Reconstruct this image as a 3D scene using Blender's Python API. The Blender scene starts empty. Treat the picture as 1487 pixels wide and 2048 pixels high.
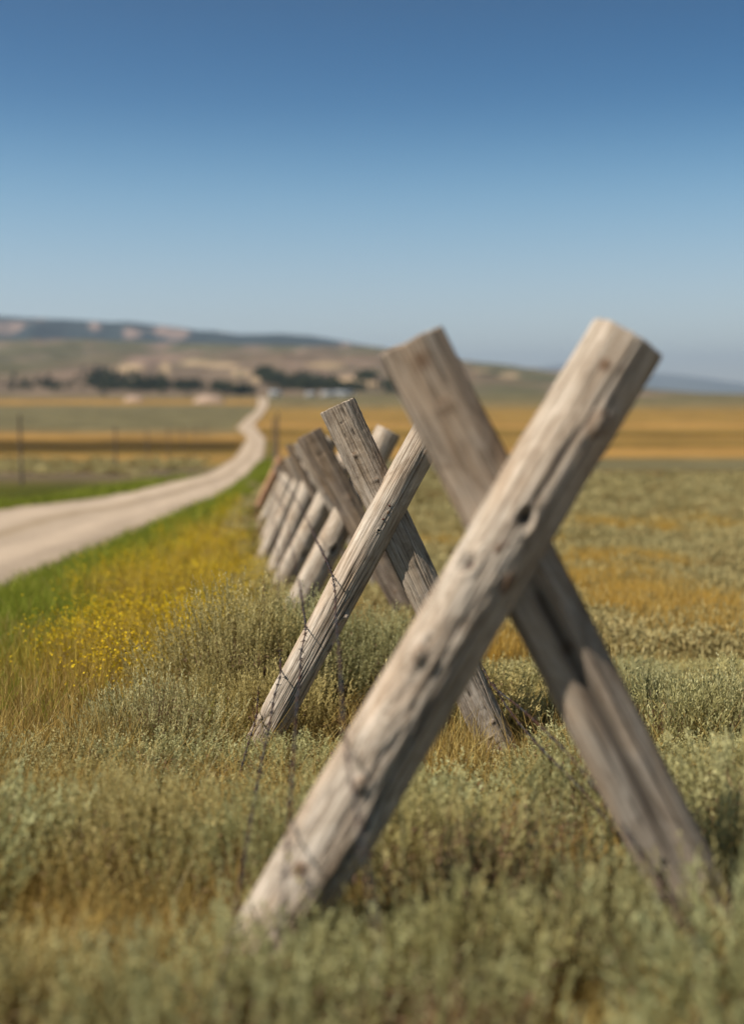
import bpy, math
import numpy as np

# ------------------------------------------------------------------ camera, sky, sun, exposure
S = bpy.context.scene
COL = S.collection
FPX = 2340.0                      # focal length in pixels of the 1487 x 2048 photograph
PITCH = math.atan((1024 - 788) / FPX)
CAM = np.array([0.0, 0.0, 1.4])
cd = bpy.data.cameras.new('camera')
cam = bpy.data.objects.new('camera', cd); COL.objects.link(cam)
cam.location = CAM; cam.rotation_euler = (math.pi / 2 - PITCH, 0, 0)
cd.sensor_fit = 'VERTICAL'; cd.sensor_height = 36.0; cd.lens = FPX / 2048 * 36.0
cd.clip_start = 0.05; cd.clip_end = 120000
cd.dof.use_dof = True; cd.dof.focus_distance = 4.93
cd.dof.aperture_fstop = (cd.lens / 1000) / 0.043
S.camera = cam

SUN_DIR = np.array([-0.58, -0.23, 0.78]); SUN_DIR /= np.linalg.norm(SUN_DIR)
w = bpy.data.worlds.new("World"); S.world = w; w.use_nodes = True
nt = w.node_tree
bg = nt.nodes['Background']; sky = nt.nodes.new('ShaderNodeTexSky')
sky.sky_type = 'NISHITA'; sky.sun_disc = False
sky.sun_elevation = math.asin(SUN_DIR[2])
sky.sun_rotation = math.atan2(SUN_DIR[0], SUN_DIR[1])
sky.altitude = 2200; sky.air_density = 1.0; sky.dust_density = 0.35; sky.ozone_density = 2.6
hs = nt.nodes.new('ShaderNodeHueSaturation'); hs.inputs['Saturation'].default_value = 1.0
# deeper, more cyan blue overhead and a pale band low down (clear high-country air)
geo = nt.nodes.new('ShaderNodeTexCoord'); sep = nt.nodes.new('ShaderNodeSeparateXYZ'); nt.links.new(geo.outputs['Generated'], sep.inputs[0])
gr_ = nt.nodes.new('ShaderNodeValToRGB'); cr_ = gr_.color_ramp; cr_.interpolation = 'B_SPLINE'
for k_, (p_, c_) in enumerate([(0.0, (.86, .71, .58)), (.077, (.78, .64, .52)), (.16, (.44, .62, .57)), (.235, (.0, .26, .385)), (.33, (.0, .20, .31)), (.60, (.035, .05, .05))]):
    e_ = cr_.elements[k_] if k_ < 2 else cr_.elements.new(p_)
    e_.position = p_; e_.color = (*c_, 1)
mu_ = nt.nodes.new('ShaderNodeMix'); mu_.data_type = 'RGBA'; mu_.blend_type = 'MULTIPLY'; mu_.inputs[0].default_value = 1.0
nt.links.new(sep.outputs[2], gr_.inputs[0]); nt.links.new(sky.outputs[0], mu_.inputs[6]); nt.links.new(gr_.outputs[0], mu_.inputs[7])
nt.links.new(mu_.outputs[2], hs.inputs['Color']); nt.links.new(hs.outputs[0], bg.inputs['Color'])
bg.inputs['Strength'].default_value = 0.15
sl = bpy.data.lights.new('sun', 'SUN'); sl.energy = 5.0; sl.angle = math.radians(0.55); sl.color = (1.0, 0.93, 0.82)
so = bpy.data.objects.new('sun', sl); COL.objects.link(so)
from mathutils import Vector, Matrix
so.rotation_euler = Vector(SUN_DIR).to_track_quat('Z', 'Y').to_euler(); so.location = (-5, -4, 9)
S.view_settings.view_transform = 'Standard'; S.view_settings.look = 'None'
S.view_settings.exposure = 0.48; S.view_settings.gamma = 1.0
S.cycles.max_bounces = 6; S.cycles.diffuse_bounces = 1; S.cycles.transmission_bounces = 3; S.cycles.volume_bounces = 0; S.cycles.transparent_max_bounces = 8
S.cycles.use_denoising = True

# ------------------------------------------------------------------ helpers
FW = np.array([0, math.cos(PITCH), -math.sin(PITCH)]); UP = np.array([0, math.sin(PITCH), math.cos(PITCH)])
RT = np.array([1.0, 0, 0])
def P(u, v, d):
    return CAM + d * (FW + (u - 743.5) / FPX * RT - (v - 1024) / FPX * UP)
def proj(X):
    X = np.asarray(X, float) - CAM
    d = X @ FW
    return 743.5 + FPX * (X @ RT) / d, 1024 - FPX * (X @ UP) / d, d
def srgb(r, g, b):
    f = lambda c: (c / 255 / 12.92) if c / 255 <= 0.04045 else ((c / 255 + 0.055) / 1.055) ** 2.4
    return np.array([f(r), f(g), f(b)])

def _h(ix, iy, iz, seed):
    n = (ix.astype(np.int64) * 374761393 + iy.astype(np.int64) * 668265263 + iz.astype(np.int64) * 2147483647 + seed * 1274126177) & 0xffffffff
    n = ((n ^ (n >> 13)) * 1274126177) & 0xffffffff
    n = ((n ^ (n >> 15)) * 2246822519) & 0xffffffff
    return ((n ^ (n >> 16)) & 0xffffff) / float(0xffffff)
def noise(x, y, z=0.0, seed=0):
    x, y, z = np.broadcast_arrays(np.asarray(x, float), np.asarray(y, float), np.asarray(z, float))
    ix, iy, iz = np.floor(x), np.floor(y), np.floor(z)
    fx, fy, fz = x - ix, y - iy, z - iz
    fx, fy, fz = [f * f * (3 - 2 * f) for f in (fx, fy, fz)]
    r = 0
    for a in (0, 1):
        for b in (0, 1):
            for c in (0, 1):
                r = r + _h(ix + a, iy + b, iz + c, seed) * (fx if a else 1 - fx) * (fy if b else 1 - fy) * (fz if c else 1 - fz)
    return r * 2 - 1
def fbm(x, y, z=0.0, seed=0, o=4):
    r = 0; a = 1.0; t = 0
    for k in range(o):
        r = r + a * noise(np.asarray(x) * 2**k, np.asarray(y) * 2**k, np.asarray(z) * 2**k, seed + k * 17); t += a; a *= 0.5
    return r / t

def mesh_np(name, V, faces, mat=None, attrs=None, smooth=True):
    """faces: list of (n,k) int arrays; attrs: {name: (n,) or (n,3)}"""
    V = np.asarray(V, np.float32).reshape(-1, 3)
    me = bpy.data.meshes.new(name)
    me.vertices.add(len(V)); me.vertices.foreach_set('co', V.ravel())
    faces = [np.asarray(f, np.int32) for f in faces if len(f)]
    idx = np.concatenate([f.ravel() for f in faces])
    tot = np.concatenate([np.full(len(f), f.shape[1], np.int32) for f in faces])
    st = np.concatenate([[0], np.cumsum(tot)[:-1]]).astype(np.int32)
    me.loops.add(len(idx)); me.loops.foreach_set('vertex_index', idx)
    me.polygons.add(len(tot)); me.polygons.foreach_set('loop_start', st)
    me.update(calc_edges=True)
    if smooth: me.polygons.foreach_set('use_smooth', np.ones(len(tot), bool))
    for k, a in (attrs or {}).items():
        a = np.asarray(a, np.float32)
        if a.ndim == 1:
            at = me.attributes.new(k, 'FLOAT', 'POINT'); at.data.foreach_set('value', a)
        else:
            at = me.attributes.new(k, 'FLOAT_COLOR', 'POINT')
            at.data.foreach_set('color', np.concatenate([a, np.ones((len(a), 1), np.float32)], 1).ravel())
    if mat: me.materials.append(mat)
    me.validate()
    return me
def obj(name, me, parent=None, loc=None):
    o = bpy.data.objects.new(name, me); COL.objects.link(o)
    if parent: o.parent = parent
    if loc is not None: o.location = loc
    return o
def tag(o, label=None, cat=None, group=None, kind=None):
    if label: o['label'] = label
    if cat: o['category'] = cat
    if group: o['group'] = group
    if kind: o['kind'] = kind
    return o
def grid_faces(n, m, wrap=False):
    i = np.arange(n - 1)[:, None]; j = np.arange(m if wrap else m - 1)[None, :]
    a = i * m + j; b = i * m + (j + 1) % m
    return np.stack([a, b, b + m, a + m], -1).reshape(-1, 4)
def smooth(a, b, x):
    t = np.clip((x - a) / (b - a), 0, 1); return t * t * (3 - 2 * t)

def mat_new(name, rough=0.9, spec=0.2):
    m = bpy.data.materials.new(name); m.use_nodes = True
    b = m.node_tree.nodes['Principled BSDF']
    b.inputs['Roughness'].default_value = rough; b.inputs['Specular IOR Level'].default_value = spec
    return m, m.node_tree, b
def N(t, ty, **kw):
    n = t.nodes.new(ty)
    for k, v in kw.items(): setattr(n, k, v)
    return n
def ramp(t, stops, interp='LINEAR'):
    r = N(t, 'ShaderNodeValToRGB'); cr = r.color_ramp; cr.interpolation = interp
    while len(cr.elements) > 2: cr.elements.remove(cr.elements[0])
    for k, (p, c) in enumerate(stops):
        e = cr.elements[k] if k < 2 else cr.elements.new(p)
        e.position = p; e.color = (*c, 1)
    return r
def mixc(t, fac, a, b, mode='MIX'):
    n = N(t, 'ShaderNodeMix', data_type='RGBA', blend_type=mode)
    for s, v in ((n.inputs[0], fac), (n.inputs[6], a), (n.inputs[7], b)):
        if isinstance(v, bpy.types.NodeSocket): t.links.new(v, s)
        elif isinstance(v, (int, float)): s.default_value = v
        else: s.default_value = (*v, 1)
    return n.outputs[2]
def tex_noise(t, scale, vec=None, detail=4, rough=0.6, dist=0.0):
    n = N(t, 'ShaderNodeTexNoise'); n.inputs['Scale'].default_value = scale
    n.inputs['Detail'].default_value = detail; n.inputs['Roughness'].default_value = rough; n.inputs['Distortion'].default_value = dist
    if vec is not None: t.links.new(vec, n.inputs['Vector'])
    return n.outputs['Fac']
def mapping(t, vec, scale):
    m = N(t, 'ShaderNodeMapping'); m.inputs['Scale'].default_value = scale
    t.links.new(vec, m.inputs['Vector']); return m.outputs[0]

# ------------------------------------------------------------------ lie of the land
_Y = np.array([-60, 0, 2.7, 5, 9, 11.6, 13, 25, 40, 60, 100, 150, 250, 400, 700, 1000, 1500, 2500, 6000, 40000.])
_D = np.array([-.6, 1.25, 1.34, 1.56, 1.80, 2.00, 2.10, 2.62, 3.2, 3.95, 5.5, 7.0, 8.8, 9.8, 8.4, 5.0, 0.6, 0.2, 0.1, 0.0])
def hermite(x):
    x = np.asarray(x, float)
    s = np.gradient(_D, _Y)
    d = np.diff(_D) / np.diff(_Y)
    s[1:-1] = np.where(d[1:] * d[:-1] > 0, 2 * d[1:] * d[:-1] / (d[1:] + d[:-1] + 1e-12), 0)
    i = np.clip(np.searchsorted(_Y, x) - 1, 0, len(_Y) - 2)
    h = _Y[i + 1] - _Y[i]; t = np.clip((x - _Y[i]) / h, 0, 1)
    return ((2*t**3 - 3*t**2 + 1) * _D[i] + (t**3 - 2*t**2 + t) * h * s[i] + (-2*t**3 + 3*t**2) * _D[i+1] + (t**3 - t**2) * h * s[i+1])
def gz(x, y):
    x = np.asarray(x, float); y = np.asarray(y, float)
    near = 1 - smooth(20, 60, y)
    return 1.4 - hermite(y) + 0.03 * fbm(x * 0.9, y * 0.9, seed=3, o=3) * near
def cast(u, v, h=gz, z0=1.5, z1=30000, n=4000):
    d = np.geomspace(z0, z1, n)
    X = CAM + d[:, None] * (FW + (u - 743.5) / FPX * RT - (v - 1024) / FPX * UP)
    f = X[:, 2] - h(X[:, 0], X[:, 1])
    k = np.argmax(f < 0)
    if f[k] >= 0: return None
    if k == 0: return X[0]
    a = f[k-1] / (f[k-1] - f[k])
    return X[k-1] * (1 - a) + X[k] * a

# road edges, measured then laid on the land
RR = [(-60, 1255), (0, 1182), (90, 1138), (180, 1095), (219, 1080), (306, 1041), (374, 1010), (451, 977), (500, 940), (528, 908), (533, 880), (518, 862), (509, 848), (527, 829), (538, 812), (536, 797)]
RL = [(-60, 1032), (0, 1021), (90, 1010), (180, 1000), (253, 988), (340, 966), (408, 953), (461, 922), (480, 898), (494, 876), (484, 866), (471, 856), (490, 839), (511, 822), (516, 808), (514, 797)]
rr = np.array([cast(p[0], p[1] + .085 * (p[1] - 788) * (p[1] > 900))[:2] for p in RR]); rl = np.array([cast(*p)[:2] for p in RL])
rr = np.vstack([[-3.2, -40], [-3.2, 0], rr]); rl = np.vstack([[-7.6, -40], [-7.6, 0], [-7.9, 12], [-8.6, 22], rl])
def resample(p, n):
    # denser near: parameterise by log distance
    s = np.concatenate([[0], np.cumsum(np.hypot(*np.diff(p, axis=0).T) / (8 + np.abs(p[1:, 1])))])
    t = np.linspace(0, s[-1], n)
    q = np.stack([np.interp(t, s, p[:, k]) for k in range(2)], 1)
    for _ in range(n // 160): q[1:-1] = 0.25 * q[:-2] + 0.5 * q[1:-1] + 0.25 * q[2:]
    return q
qr, ql = resample(rr, 500), resample(rl, 500)
def x_road_right(y): return np.interp(y, qr[:, 1], qr[:, 0])
def x_road_left(y): return np.interp(y, ql[:, 1], ql[:, 0])
FY = np.array([-20, 2.68, 4.98, 9.05, 11.6, 13.1, 17, 24, 45, 100, 400]); FX = np.array([1.6, .35, .04, -.12, -.36, -.52, -1.1, -1.95, -3.6, -8, -33])
def x_fence(y): return np.interp(y, FY, FX)

# real colours of the land, by place
C = dict(brown=(.20, .125, .03), sage=(.22, .19, .09), ochre=(.30, .20, .055), dark=(.095, .06, .014), tan=(.27, .195, .09),
         orange=(.40, .235, .07), olive=(.185, .15, .065), green=(.12, .125, .018), mauve=(.17, .13, .085), soil=(.20, .14, .085), grey=(.19, .165, .085))
def yv(v): return float(cast(743, v)[1])
def bands(lst):
    ys = [];cs = []
    for v, c in lst: ys.append(yv(v)); cs.append(C[c])
    o = np.argsort(ys); return np.log(np.array(ys)[o]), np.array(cs)[o]
BL = bands([(793, 'tan'), (799, 'olive'), (802, 'orange'), (809, 'orange'), (813, 'grey'), (830, 'grey'), (856, 'grey'), (861, 'tan'), (866, 'tan'), (870, 'orange'), (879, 'orange'),
            (884, 'dark'), (903, 'dark'), (908, 'ochre'), (916, 'orange'), (928, 'ochre'), (936, 'olive'), (944, 'mauve'), (954, 'mauve'), (962, 'olive'), (975, 'green'), (1000, 'green'), (1100, 'olive')])
BR = bands([(793, 'olive'), (804, 'grey'), (812, 'tan'), (822, 'ochre'), (829, 'orange'), (838, 'ochre'), (846, 'orange'), (855, 'orange'), (862, 'ochre'), (866, 'brown'), (872, 'brown'), (876, 'orange'),
            (884, 'ochre'), (890, 'brown'), (896, 'orange'), (914, 'orange'), (920, 'grey'), (938, 'grey'), (946, 'brown'), (952, 'olive'), (970, 'sage'), (1150, 'sage')])
def goldpatch(x, y):
    q = 0
    for a, b, ra, rb in [(2.1, 11.2, 1.2, 2.2), (2.3, 8.8, .9, 1.5), (3.2, 14, 1.0, 1.6), (1.2, 17, 1.6, 1.3), (4.5, 21, 2.5, 2.0), (.75, 7.2, .35, .5)]:
        q = np.maximum(q, np.exp(-((x - a) / ra)**2 - ((y - b) / rb)**2))
    return smooth(.25, .85, q * .95 + .6 * fbm(x * .8, y * .4, seed=21))
def ground_color(x, y):
    x = np.asarray(x, float); y = np.asarray(y, float)
    yy = np.log(np.clip(y * (1 + 0.05 * fbm(x / (1.5 + .12 * np.abs(y)), np.log(np.abs(y) + 2) * 3, seed=12) + 0.04 * fbm(x / (4 + .05*np.abs(y)), np.log(np.abs(y) + 2) * 9, seed=11)) + .25 * (x - x_fence(y)) * 0, 1, None))
    L = np.stack([np.interp(yy, BL[0], BL[1][:, k]) for k in range(3)], -1)
    R = np.stack([np.interp(yy, BR[0], BR[1][:, k]) for k in range(3)], -1)
    # golden grass patches on the right pasture
    g = goldpatch(x, y) * smooth(x_fence(y) + .6, x_fence(y) + 2, x) * (1 - smooth(22, 40, y))
    g = g * .55; R = R * (1 - g[..., None]) + np.array(C['ochre']) * g[..., None]
    # verge between road and fence
    dr = x - x_road_right(y); df = x_fence(y) - x
    n1 = fbm(x * .8, y * .35, seed=31)
    vg = np.array(C['soil']) * .9 + 0 * R
    gm = (1 - smooth(.45, 1.1, dr + .5 * n1))[..., None]
    vg = vg * (1 - gm) + np.array(C['green']) * gm
    ym = (smooth(.6, 1.2, dr + .4 * n1) * smooth(.3, .9, df + .4 * n1))[..., None]
    vg = vg * (1 - ym) + np.array((.34, .22, .035)) * ym
    verge = (smooth(-.3, .3, dr) * smooth(-.5, .3, df))[..., None]
    left = (1 - smooth(-.5, .5, x - x_road_left(y)))[..., None]
    base = R * (1 - left) + L * left
    vf = verge * (1 - smooth(120, 260, y))[..., None]
    base = base * (1 - vf) + vg * vf
    near = (1 - smooth(7, 11, y))[..., None] * (1 - left)
    base = base * (1 - near * .7) + np.array(C['soil']) * .75 * near * .7
    fb = (.76 + .30 * fbm(x * .11 + .01*y, y * .05, seed=41))[..., None]
    return base * fb

# ------------------------------------------------------------------ ground sheet
ny, nx = 620, 420
t = np.linspace(0, 1, ny)
gy = -25 + 27 * t[:]**1 * 0 + np.concatenate([np.linspace(0, 26, 70, endpoint=False), 25 + np.geomspace(1, 45000, ny - 70)])
sx = np.linspace(-1, 1, nx); sx = np.sign(sx) * np.abs(sx)**1.3
GXm = sx[None, :] * (16 + 1.1 * np.abs(gy))[:, None]; GYm = np.repeat(gy[:, None], nx, 1)
V = np.stack([GXm, GYm, gz(GXm, GYm)], -1).reshape(-1, 3)
gcol = ground_color(GXm, GYm).reshape(-1, 3)
m_ground, T, B = mat_new('ground_soil_and_turf', 1.0, 0.05)
at = N(T, 'ShaderNodeAttribute', attribute_name='col'); tc = N(T, 'ShaderNodeTexCoord')
f = tex_noise(T, 9.0, tc.outputs['Object'], 6, .7)
f2 = tex_noise(T, .35, mapping(T, tc.outputs['Object'], (1, .35, 1)), 5, .65)
r = ramp(T, [(.3, (.55, .52, .5)), (.55, (1, 1, 1)), (.75, (1.35, 1.3, 1.2))]); T.links.new(f, r.inputs[0])
r2 = ramp(T, [(.3, (.72, .74, .7)), (.5, (1, 1, 1)), (.7, (1.25, 1.2, 1.1))]); T.links.new(f2, r2.inputs[0])
c = mixc(T, 1.0, at.outputs['Color'], r.outputs[0], 'MULTIPLY'); c = mixc(T, 1.0, c, r2.outputs[0], 'MULTIPLY')
T.links.new(c, B.inputs['Base Color'])
tag(obj('ground', mesh_np('ground', V, [grid_faces(ny, nx)], m_ground, {'col': gcol})), kind='structure')

# road
m_road, T, B = mat_new('road_gravel', 0.95, 0.15)
tc = N(T, 'ShaderNodeTexCoord'); f = tex_noise(T, 30, tc.outputs['Object'], 6, .7)
f2 = tex_noise(T, .6, mapping(T, tc.outputs['Object'], (1.6, .25, 1)), 5, .6)
r = ramp(T, [(.3, (.33, .26, .20)), (.6, (.46, .375, .29)), (.8, (.58, .48, .385))]); T.links.new(f, r.inputs[0])
r2 = ramp(T, [(.35, (.86, .84, .82)), (.6, (1.08, 1.06, 1.04))]); T.links.new(f2, r2.inputs[0])
ta = N(T, 'ShaderNodeAttribute', attribute_name='track'); r3 = ramp(T, [(.0, (.66, .62, .52)), (.5, (.95, .94, .92)), (1, (1.16, 1.15, 1.14))]); T.links.new(ta.outputs['Fac'], r3.inputs[0])
c = mixc(T, 1, r.outputs[0], r2.outputs[0], 'MULTIPLY'); T.links.new(mixc(T, 1, c, r3.outputs[0], 'MULTIPLY'), B.inputs['Base Color'])
bp = N(T, 'ShaderNodeBump'); bp.inputs['Distance'].default_value = .02; T.links.new(f, bp.inputs['Height']); T.links.new(bp.outputs[0], B.inputs['Normal'])
nr = 31; vv = []; trk = []
for k in range(len(qr)):
    s = np.linspace(0, 1, nr); e = .28 * fbm(k * .7, 0.5, seed=5) , .24 * fbm(k * .7, 9.5, seed=6)
    a = ql[k] + [e[0], 0]; b = qr[k] + [e[1], 0]
    p = a[None] * (1 - s[:, None]) + b[None] * s[:, None]
    dz = .03 + .05 * np.sin(s * math.pi) - .02 * (np.exp(-((s - .3) / .07)**2) + np.exp(-((s - .7) / .07)**2)) + .0006 * np.abs(p[:, 1])
    dz[[0, -1]] = -.06
    trk.append(np.exp(-((s - .29) / .075)**2) + np.exp(-((s - .71) / .075)**2) - .8 * np.exp(-((s - .5) / .05)**2) - .9 * (s < .08) - .9 * (s > .92))
    vv.append(np.column_stack([p, gz(p[:, 0], p[:, 1]) + dz]))
tag(obj('road', mesh_np('road', np.array(vv).reshape(-1, 3), [grid_faces(len(qr), nr)], m_road, {'track': np.concatenate(trk) * .5 + .5})), kind='structure')

# ------------------------------------------------------------------ hills
def hill(name, us, vs, y0, yr, color_fn, nseed, rough, shape=1.0, base=.4):
    az = (np.array(us) - 743.5) / FPX; el = (788 - np.array(vs)) / FPX
    def ridge(a): return np.interp(a, az, el)
    def h(x, y):
        a = x / np.maximum(y, 1)
        top = ridge(a) * yr + 1.4 - base
        t_ = (y - y0) / (yr - y0)
        front = np.clip(t_, 0, 1)**shape
        back = 1 - smooth(1.0, 1.5, t_)
        n = fbm(x / rough, y / rough, seed=nseed, o=5); n2 = 1 - np.abs(fbm(x / rough * 1.7, y / rough * .5, seed=nseed + 5, o=4)) * 2
        prof = front * back
        bump = (n * .22 + (n2 - .6) * .20) * np.clip(t_ * (1.02 - t_) * 4, 0, 1)
        return base + np.maximum(top, 0) * np.clip(prof + bump * (t_ < 1.02), 0, None) + n * top * .012 * (t_ > .9) - 6 * (t_ < .02) * (top < 3)
    A = np.linspace(az[0], az[-1], 420); Yg = np.concatenate([np.linspace(y0, yr, 130), np.linspace(yr, yr + .5 * (yr - y0), 20)[1:]])
    AA, YY = np.meshgrid(A, Yg); XX = AA * YY
    ZZ = h(XX, YY); ZZ[0] -= 8; ZZ[-1] = base - 8
    Vh = np.stack([XX, YY, ZZ], -1).reshape(-1, 3)
    colr = color_fn(AA * FPX + 743.5, 788 - (ZZ - 1.4) / YY * FPX, XX, YY, (YY - y0) / (yr - y0)).reshape(-1, 3)
    m, T, B = mat_new(name + '_slopes', 1.0, 0.0)
    at = N(T, 'ShaderNodeAttribute', attribute_name='col'); tc = N(T, 'ShaderNodeTexCoord')
    f = tex_noise(T, 9 / rough, tc.outputs['Object'], 5, .7)
    r = ramp(T, [(.3, (.7, .7, .7)), (.5, (1, 1, 1)), (.72, (1.25, 1.22, 1.2))]); T.links.new(f, r.inputs[0])
    T.links.new(mixc(T, 1, at.outputs['Color'], r.outputs[0], 'MULTIPLY'), B.inputs['Base Color'])
    tag(obj(name, mesh_np(name, Vh, [grid_faces(len(Yg), len(A))], m, {'col': colr})), kind='structure')
    return h
def lerp(a, b, f): return a * (1 - f[..., None]) + np.array(b) * f[..., None]
TANP = [(257, 738, 34, 9), (333, 740, 12, 15), (400, 727, 40, 6), (440, 731, 45, 6), (481, 746, 24, 9), (458, 768, 24, 6), (512, 761, 14, 9), (651, 731, 38, 6), (694, 762, 34, 8), (742, 769, 16, 7), (1017, 751, 28, 7), (960, 742, 30, 4)]
DRKP = [(480, 748, 6, 10), (545, 745, 26, 7), (735, 755, 12, 6), (780, 765, 22, 10), (970, 748, 26, 5), (1080, 760, 30, 4), (860, 750, 30, 8), (620, 752, 20, 5)]
def col1(u, v, x, y, t_):
    n = fbm(x / 330, y / 500, seed=51); n2 = fbm(x / 90, y / 300, seed=52)
    c = np.zeros(u.shape + (3,)) + np.array((.15, .112, .08))
    c = lerp(c, (.105, .098, .058), smooth(-.1, .35, n + .55 * smooth(712, 692, v) * (u < 620) + .5 * smooth(850, 1050, u)))
    c = lerp(c, (.21, .15, .115), smooth(.0, .4, n2 - .1))
    for (a, b, ra, rb) in TANP:
        q = np.exp(-((u - a) / ra)**2 - ((v - b) / rb)**2); c = lerp(c, (.34, .25, .155), np.clip(smooth(.25, .7, q + .25 * n2) , 0, 1))
    for (a, b, ra, rb) in DRKP:
        q = np.exp(-((u - a) / ra)**2 - ((v - b) / rb)**2); c = lerp(c, (.055, .062, .04), .8 * smooth(.3, .7, q + .25 * n2))
    return c
h1 = hill('hills', [-900, -300, 0, 180, 400, 560, 700, 760, 850, 930, 980, 1050, 1130, 1200, 1300, 1400, 1500, 2100],
     [690, 680, 683, 684, 689, 694, 697, 700, 712, 722, 729, 740, 746, 757, 779, 786, 789, 789], 1250, 3200, col1, 61, 420., .85)
def col2(u, v, x, y, t_):
    n = fbm(x / 420, y / 900, seed=71); n2 = fbm(x / 120, y / 400, seed=72)
    c = np.zeros(u.shape + (3,)) + np.array((.26, .18, .14))
    m = smooth(.0, .12, n + .35 * n2 + .10 + .9 * smooth(470, 560, u) + .6 * smooth(665, 682, v) - .12)
    m = np.maximum(m, np.exp(-((u - 265) / 26)**2 - ((v - 653) / 9)**2))
    for (a, b, ra, rb) in [(265, 668, 16, 14), (355, 674, 26, 8), (345, 662, 34, 5), (195, 655, 14, 10), (690, 692, 14, 5)]:
        m = m * (1 - smooth(.3, .7, np.exp(-((u - a) / ra)**2 - ((v - b) / rb)**2)))
    for (a, b, ra, rb) in [(262, 652, 22, 7), (225, 672, 20, 10), (300, 672, 18, 12), (185, 672, 10, 16), (395, 670, 14, 10)]:
        m = np.maximum(m, smooth(.3, .7, np.exp(-((u - a) / ra)**2 - ((v - b) / rb)**2)))
    return lerp(c, (.022, .032, .030), m)
h2 = hill('far_hills', [-900, -300, 0, 100, 180, 230, 262, 300, 350, 400, 430, 480, 560, 620, 660, 700, 740, 780, 830, 2000],
     [640, 630, 636, 640, 642, 646, 645, 650, 656, 662, 662, 669, 669, 673, 679, 686, 692, 699, 720, 900], 4800, 7000, col2, 81, 900., .8)
def col3(u, v, x, y, t_): return np.zeros(u.shape + (3,)) + np.array((.10, .11, .10)) * (1 + .4 * fbm(x / 900, y / 2000, seed=91))[..., None]
hill('distant_mountains', [980, 1040, 1080, 1105, 1150, 1200, 1260, 1330, 1400, 1487, 1700], [800, 742, 735, 731, 728, 733, 744, 748, 756, 768, 790], 15000, 21000, col3, 95, 2500., .9)

# ------------------------------------------------------------------ foliage tools
def leaf_mat(name, stops, trans=.25, attr='tint'):
    m, T, B = mat_new(name, .75, .15)
    at = N(T, 'ShaderNodeAttribute', attribute_name=attr)
    r = ramp(T, stops); T.links.new(at.outputs['Fac'], r.inputs[0]); T.links.new(r.outputs[0], B.inputs['Base Color'])
    tr = N(T, 'ShaderNodeBsdfTranslucent'); T.links.new(r.outputs[0], tr.inputs['Color'])
    mx = N(T, 'ShaderNodeMixShader'); mx.inputs[0].default_value = trans
    T.links.new(B.outputs[0], mx.inputs[1]); T.links.new(tr.outputs[0], mx.inputs[2])
    T.links.new(mx.outputs[0], T.nodes['Material Output'].inputs['Surface'])
    return m
def leaf_mat_var(name, stops, trans):
    m = leaf_mat(name, stops, trans); T = m.node_tree; r = [n for n in T.nodes if n.type == 'VALTORGB'][0]
    oi = N(T, 'ShaderNodeObjectInfo'); rr_ = ramp(T, [(0, (1.12, .96, .72)), (.3, (1.0, 1.0, 1.0)), (.65, (.92, 1.0, 1.0)), (1, (1.18, 1.06, .86))])
    T.links.new(oi.outputs['Random'], rr_.inputs[0]); c = mixc(T, 1, r.outputs[0], rr_.outputs[0], 'MULTIPLY')
    for n in T.nodes:
        if n.type == 'BSDF_PRINCIPLED': T.links.new(c, n.inputs['Base Color'])
        if n.type == 'BSDF_TRANSLUCENT': T.links.new(c, n.inputs['Color'])
    return m
rng = np.random.default_rng(7)
def unit(v): return v / (np.linalg.norm(v, axis=-1, keepdims=True) + 1e-9)
def diamonds(base, tip, width, side=None, wide_at=.45):
    """one four-sided leaf from base to tip; (n,3),(n,3),(n,)"""
    d = tip - base
    if side is None: side = rng.normal(size=base.shape)
    s = unit(np.cross(d, side)) * (np.asarray(width)[..., None] / 2)
    mid = base + d * wide_at
    V = np.stack([base, mid + s, tip, mid - s], 1).reshape(-1, 3)
    F = np.arange(len(base) * 4).reshape(-1, 4)
    return V, F
def strips(pts, width, side):
    """pts (n,k,3) tapering ribbons"""
    n, k, _ = pts.shape
    wv = np.asarray(width)[:, None] * np.linspace(1, .12, k)[None, :] / 2
    s = unit(side)[:, None, :] * wv[..., None]
    V = np.stack([pts - s, pts + s], 2).reshape(-1, 3)
    b = (np.arange(n) * k * 2)[:, None, None] + (np.arange(k - 1) * 2)[None, :, None] + np.array([0, 1, 3, 2])[None, None, :]
    return V, b.reshape(-1, 4)
def blades(base, h, width, lean, seg=3, dirs=None):
    n = len(base); 
    a = rng.uniform(0, 2 * math.pi, n) if dirs is None else dirs
    out = np.stack([np.cos(a), np.sin(a), 0 * a], 1)
    s = np.linspace(0, 1, seg + 1)
    pts = base[:, None, :] + out[:, None, :] * (lean * h)[:, None, None] * (s**1.8)[None, :, None] + np.array([0, 0, 1.0]) * (h[:, None] * (s - .25 * np.clip(lean, 0, 1.5)[:, None] * s**2))[..., None]
    ph = rng.uniform(0, math.pi, n); side = np.stack([np.cos(ph), np.sin(ph), 0 * ph], 1)
    return strips(pts, width, side), pts
def join(parts):
    """parts: list of (V,F,attrval array per vert)"""
    Vs, Fs, As, o = [], [], [], 0
    for V_, F_, A_ in parts:
        Vs.append(V_); Fs.append(F_ + o); As.append(A_); o += len(V_)
    return np.concatenate(Vs), np.concatenate(Fs), np.concatenate(As)

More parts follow.
